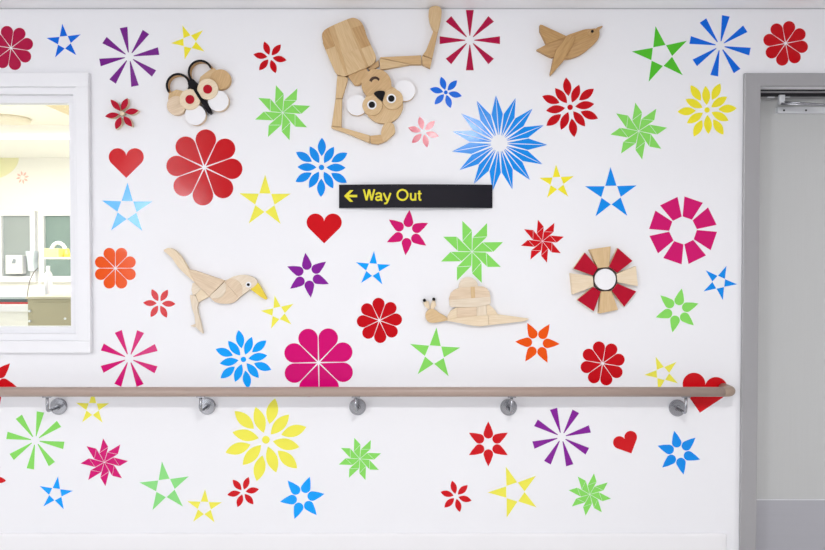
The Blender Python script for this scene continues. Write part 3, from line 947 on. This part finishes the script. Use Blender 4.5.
# snail
z = zf(418, 270, 9.17)
sn = empty('wooden_snail', (P(470, 305, 0)[0], 0, P(470, 305, 0)[1]), label='pale wooden snail with layered block shell and black eyes', cat='wall ornament')
top = [(375, 172), (374, 150)] + [pol(462, 152, 88, a) for a in range(170, -1, -10)] + [(555, 172)]
sh = slab('shell', sn, [(z(top), 0)], 0, 0.018, [wood('pale', 10)])
m1 = [(305, 342), (290, 325), (286, 262), (300, 215), (330, 185), (372, 166), (400, 160), (555, 150), (600, 152), (632, 168), (655, 200), (664, 240), (668, 300), (655, 318), (628, 322), (540, 340)]
u, b = split(m1, [(280, 275), (670, 245)])
if ymean(u) > ymean(b): u, b = b, u
ul, ur = split(u, [(480, 140), (488, 270)])
if sidemean(ul) > sidemean(ur): ul, ur = ur, ul
ur1, ur2 = split(ur, [(520, 140), (525, 270)])
if sidemean(ur1) > sidemean(ur2): ur1, ur2 = ur2, ur1
slab('shell_layer', sh, [(z(p), m) for p, m in ((ul, 0), (ur1, 1), (ur2, 0), (b, 2))], 0, 0.022, [wood('rose', 0), wood('birch', 90), wood('pale', 3)], bevel=0.0008)
slab('shell_layer', sh, [(z([(358, 345), (540, 338), (540, 425), (358, 438)]), 0), (z([(541, 320), (628, 322), (630, 415), (541, 425)]), 1)], 0, 0.018, [wood('rose', 0), wood('pale', 90)], bevel=0.0008)
slab('shell_layer', sh, [(z([(263, 466), (272, 420), (300, 375), (340, 350), (357, 346), (357, 440)]), 0), (z([(629, 322), (657, 320), (700, 360), (735, 408), (650, 415), (630, 415)]), 0)], 0, 0.016, [wood('cream', 20)], bevel=0.0008)
slab('foot', sn, [(z([(263, 466), (357, 438), (540, 424), (646, 414), (646, 508), (600, 515), (560, 517), (480, 508), (400, 490)]), 0)], 0, 0.024, [wood('cream', 2)])
slab('tail', sn, [(z([(647, 414), (735, 408), (1012, 446), (1018, 450), (980, 470), (647, 508)]), 0)], 0, 0.022, [wood('cream', -4)])
slab('neck', sn, [(z(spline([(68, 430), (75, 388), (105, 362), (150, 362), (205, 400), (262, 432), (264, 462), (205, 476), (140, 485), (92, 474)], 3)), 0)], 0, 0.022, [wood('birch', 25)])
for pts, (ex, ey) in (([(48, 300), (78, 282), (100, 292), (112, 362), (88, 355), (62, 332)], (59, 279)), ([(113, 340), (118, 310), (134, 278), (158, 282), (166, 325), (145, 358), (114, 362)], (146, 269))):
    o = slab('feeler', sn, [(z(pts), 0)], 0, 0.014, [wood('cream', 80)])
    slab('eye', o, [(z(circ(ex, ey, 14, 20)), 0)], 0, 0.024, [M_blackp], label='black round eye')

# wooden wheel
z = zf(562, 238, 6.547)
wh = empty('wheel_plaque', (P(605, 279, 0)[0], 0, P(605, 279, 0)[1]), label='raised wooden wheel of alternating red and plain wedges around a white disc', cat='wall ornament')
for pts, red, t in (
    ([(180, 75), (320, 55), (308, 190), (235, 197)], 0, 'birch'), ([(365, 65), (462, 150), (362, 228), (308, 188)], 1, ''),
    ([(485, 185), (497, 315), (364, 290), (358, 235)], 0, 'cream'), ([(487, 350), (408, 450), (326, 345), (362, 298)], 1, ''),
    ([(368, 470), (242, 495), (254, 350), (325, 348)], 0, 'birch'), ([(208, 480), (100, 405), (205, 320), (254, 352)], 1, ''),
    ([(70, 370), (55, 230), (202, 250), (207, 318)], 0, 'cream'), ([(75, 200), (150, 95), (235, 195), (202, 246)], 1, '')):
    bm = NB()
    prism(bm, z(pts), 0, 0.0225 if red else 0.024, 0)
    if red: prism(bm, z(pts), 0.0225, 0.024, 1)
    ang = math.degrees(math.atan2(-(pts[0][1] + pts[1][1]) / 2 + 270, (pts[0][0] + pts[1][0]) / 2 - 283))
    link('wedge', bm, [wood('cream' if red else t, round(ang / 30) * 30), M_redp2], wh, bevel=0.0006, label='red painted wedge' if red else 'plain wood wedge')
slab('hub_ring', wh, [(z(circ(283, 271, 80, 48)), 0)], 0, 0.020, [paint('dark_brown_ring', (58, 42, 40), 0.6)], label='dark brown ring')
slab('hub_disc', wh, [(z(circ(284, 271, 69, 48)), 0)], 0.0, 0.028, [M_whitep], bevel=0.001, label='white centre disc')

# ------------------------------------------------------------------ the room seen through the window
M_rw = paint('treatment_wall', (245, 243, 236), 0.7, var=0.01)
M_rc = paint('treatment_ceiling', (242, 234, 220), 0.8, var=0.01)
M_beige = paint('beige_ceiling_panel', (214, 198, 158), 0.8, var=0.02)
FY = 4.24
def F(px, py, Y): return P(px, py, -Y)
bm = NB(); box(bm, -6, -0.7, FY, FY + 0.1, 0, 2.75)
link('wall_far', bm, M_rw, kind='structure')
bm = NB(); box(bm, -6, -5.9, TH, FY, 0, 2.75)
link('wall_left', bm, M_rw, kind='structure')
bm = NB(); box(bm, -0.8, -0.7, TH, FY, 0, 2.75)
link('wall_right', bm, M_rw, kind='structure')
bm = NB(); box(bm, -6, -0.7, TH, FY, 2.6, 2.7)
link('ceiling_treatment_room', bm, M_rc, kind='structure')
zs = F(0, 139.5, 3.2)[1]
bm = NB(); box(bm, -5.9, -0.8, 3.2, FY, zs, 2.6)
link('trim_1', bm, M_rw, kind='structure')
bm = NB(); box(bm, -2.73, -2.54, TH, 3.2, 2.585, 2.6)
link('trim_2', bm, M_beige, kind='structure')

M_pane = paint('grey_green_pane', (160, 168, 168), 0.3, var=0.12, scale=4)
M_pane2 = paint('teal_pane', (128, 148, 143), 0.3, var=0.2, scale=5)
for name, x0, x1, m in (('window_2', 4, 33, M_pane), ('window_3', 46, 78, M_pane2)):
    a = F(x0, 216, FY); b = F(x1, 276, FY)
    wo = empty(name, (a[0], FY, b[1]), kind='structure')
    bm = NB()
    ringframe(bm, (a[0] - 0.05, b[0] + 0.05, b[1] - 0.06, a[1] + 0.05), (a[0], b[0], b[1], a[1]), FY, FY - 0.05)
    link('window_frame', bm, M_trim, wo)
    bm = NB(); box(bm, a[0], b[0], FY - 0.012, FY, b[1], a[1])
    link('pane', bm, m, wo)

# counter, cabinet and the clutter on and above it
CY = 1.2
ct = F(0, 304.5, CY)[1]
bm = NB(); box(bm, -5.0, -1.2, CY, 2.1, ct - 0.04, ct)
bm2 = NB(); box(bm2, -4.95, -1.25, CY + 0.03, 2.08, 0, ct - 0.04)
cr = empty('reception_counter', (-3.1, CY + 0.4, 0), label='white counter behind the window glass', cat='counter')
link('worktop', bm, M_trim, cr); link('counter_front', bm2, M_rw, cr)
KY = 0.62
M_olive = paint('olive_metal', (172, 163, 134), 0.4, metal=0.3, var=0.05, scale=3)
a = F(27.5, 296.5, KY); b = F(96, 0, KY)
kb = empty('metal_cabinet', ((a[0] + b[0]) / 2, KY + 0.2, 0), label='olive grey metal cabinet just behind the window glass', cat='cabinet')
bm = NB(); box(bm, a[0], b[0], KY, KY + 0.42, 0.0, a[1] - 0.012)
link('cabinet_body', bm, M_olive, kb, bevel=0.003)
bm = NB(); box(bm, a[0] - 0.006, b[0] + 0.006, KY - 0.008, KY + 0.43, a[1] - 0.012, a[1])
link('cabinet_top', bm, paint('olive_top', (200, 192, 168), 0.35), kb, bevel=0.002)
bm = NB(); c0 = F(33, 302, KY); c1 = F(92, 0, KY)
box(bm, c0[0], c1[0], KY - 0.006, KY, 0.35, c0[1])
link('cabinet_door', bm, M_olive, kb, bevel=0.003)
bm = NB()
for px, py in ((30.3, 311), (30.3, 321), (65.8, 318.5)):
    c = F(px, py, KY)
    prism_xz(bm, [(c[0] + 0.006 * math.cos(t * math.pi / 6), c[1] + 0.006 * math.sin(t * math.pi / 6)) for t in range(12)], KY, KY - 0.009)
link('cabinet_screw', bm, M_alu, kb)
# folders on the counter
for k, (h, c, nm, lb) in enumerate((((0.0, 0.012), (186, 44, 44), 'folder', 'red flat folder lying on the counter behind the glass'),
                            ((0.012, 0.03), (58, 74, 78), 'folder', 'dark slate folder lying on top of the red one'))):
    bm = NB(); x0 = F(-30, 0, CY + .03)[0]; x1 = F(26.5 - 3 * k, 0, CY + .03)[0]
    box(bm, x0, x1, CY + 0.03, CY + 0.28, ct + h[0], ct + h[1])
    link(nm, bm, paint('folder_cover_%d' % k, c, 0.5), label=lb, cat='folder', bevel=0.001)
# wall units on the far wall
bm = NB(); a = F(5, 255, FY - .1); b = F(22, 274, FY - .1); box(bm, a[0], b[0], FY - 0.1, FY - 0.012, b[1], a[1])
td = link('paper_dispenser', bm, M_whitep, bevel=0.01, label='square white dispenser with a small grey mark in front of the left far window', cat='dispenser')
bm = NB(); c = F(13.5, 261.5, FY - .1)
prism_xz(bm, [(c[0] - .02, c[1] - .02), (c[0] + .02, c[1] - .02), (c[0] + .025, c[1] + .02), (c[0] + .0, c[1] + .03)], FY - 0.1, FY - 0.103)
link('mark', bm, paint('grey_mark', (150, 158, 165), 0.5), td)
bm = NB(); p = [F(x, y, FY - .1) for x, y in ((25, 251), (34, 251), (33, 262), (34, 271), (28, 271), (27, 262))]
prism_xz(bm, p, FY - 0.012, FY - 0.1)
link('soap_dispenser', bm, paint('bluish_white_plastic', (214, 224, 232), 0.4), bevel=0.006, label='narrow bluish white dispenser right of the square one', cat='dispenser')
# shelf with boxes and lamp
SY = 3.0
a = F(42, 257, SY); b = F(74, 259, SY)
bm = NB(); box(bm, a[0], b[0], SY, FY - 0.0, b[1], a[1])
link('wall_shelf', bm, paint('pale_shelf', (228, 214, 190), 0.6), label='pale shelf holding a yellow box beyond the glass', cat='shelf')
bm = NB(); c = F(43, 248.5, SY); e = F(58, 257, SY); box(bm, c[0], e[0], SY + 0.01, SY + 0.2, a[1], c[1])
link('storage_box', bm, paint('pale_yellow_card', (228, 216, 130), 0.6), bevel=0.004, label='pale yellow box on the far shelf', cat='box')
bm = NB(); c = F(67, 257, SY + .1)
tube(bm, [(c[0], SY + .1, a[1]), (c[0], SY + .1, a[1] + 0.03), (c[0], SY + .1, a[1] + 0.075)], [0.034, 0.026, 0.01], 18)
link('funnel', bm, paint('yellow_plastic', (232, 214, 90), 0.5), label='small yellow cone beside the pale yellow box', cat='cone')
bm = NB(); c = F(58.5, 249, SY + .25)
tube(bm, [(c[0] + 0.075 * math.cos(t), SY + .25, a[1] + 0.0 + 0.125 * math.sin(t)) for t in [math.pi * k / 12 for k in range(13)]], 0.016, 12)
link('desk_lamp', bm, M_whitep, label='white arched lamp on the far shelf', cat='lamp')
bm = NB(); c = F(45.5, 0, CY + .3)
tube(bm, [(c[0], CY + .3, ct), (c[0], CY + .3, ct + 0.17), (c[0], CY + .3, ct + 0.19), (c[0], CY + .3, ct + 0.22)], [0.022, 0.022, 0.01, 0.01], 18)
link('pump_bottle', bm, M_whitep, label='slim white bottle standing on the counter behind the glass', cat='bottle')
bm = NB()
q = [F(x, y, CY + .1) for x, y in ((27, 300), (28, 290), (30, 280), (34, 272), (38, 268))]
tube(bm, [(x, CY + .1, max(zz, ct + .003)) for x, zz in q], 0.0025, 8)
link('cable', bm, paint('grey_cable', (110, 100, 95), 0.5), label='thin dark cable rising in a curve from the counter', cat='cable')
# decorations on the far wall and lamp
bm = NB(); c = F(2, 160, FY)
pts = [(c[0] - 0.2, zs - 0.002)] + [(c[0] - 0.2 + 0.37 * math.cos(t), zs - 0.002 - 0.23 * math.sin(t)) for t in [math.pi / 2 * k / 14 for k in range(15)]]
prism_xz(bm, pts, FY, FY - 0.002)
link('wall_decal', bm, paint('pale_yellow_decal', (236, 232, 184), 0.6), label='pale yellow rounded decal high on the far wall', cat='wall sticker')
c = F(22.5, 177.5, FY)
st_ = empty('star_sticker', (c[0], FY, c[1]), label='faint coral eight-point flower sticker on the far wall', cat='wall sticker')
for k in range(8):
    bm = NB(); t = math.radians(45 * k + 10)
    pts = [(c[0] + 0.065 * (u * math.cos(t) - v * math.sin(t)), c[1] + 0.065 * (u * math.sin(t) + v * math.cos(t))) for u, v in lens(0.3, 1, 0.14)]
    prism_xz(bm, pts, FY, FY - 0.002)
    link('petal', bm, paint('coral_vinyl', (240, 190, 176), 0.5) if k == 0 else bpy.data.materials['coral_vinyl'], st_)
bm = NB(); c = F(14, 137, 2.95)
tube(bm, [(c[0], 2.9, 2.6), (c[0], 2.9, 2.575), (c[0], 2.9, 2.56)], [0.15, 0.15, 0.11], 36)
link('ceiling_lamp', bm, paint('lamp_cover', (226, 216, 192), 0.5), label='round flat ceiling fitting in the room behind the glass', cat='lamp')
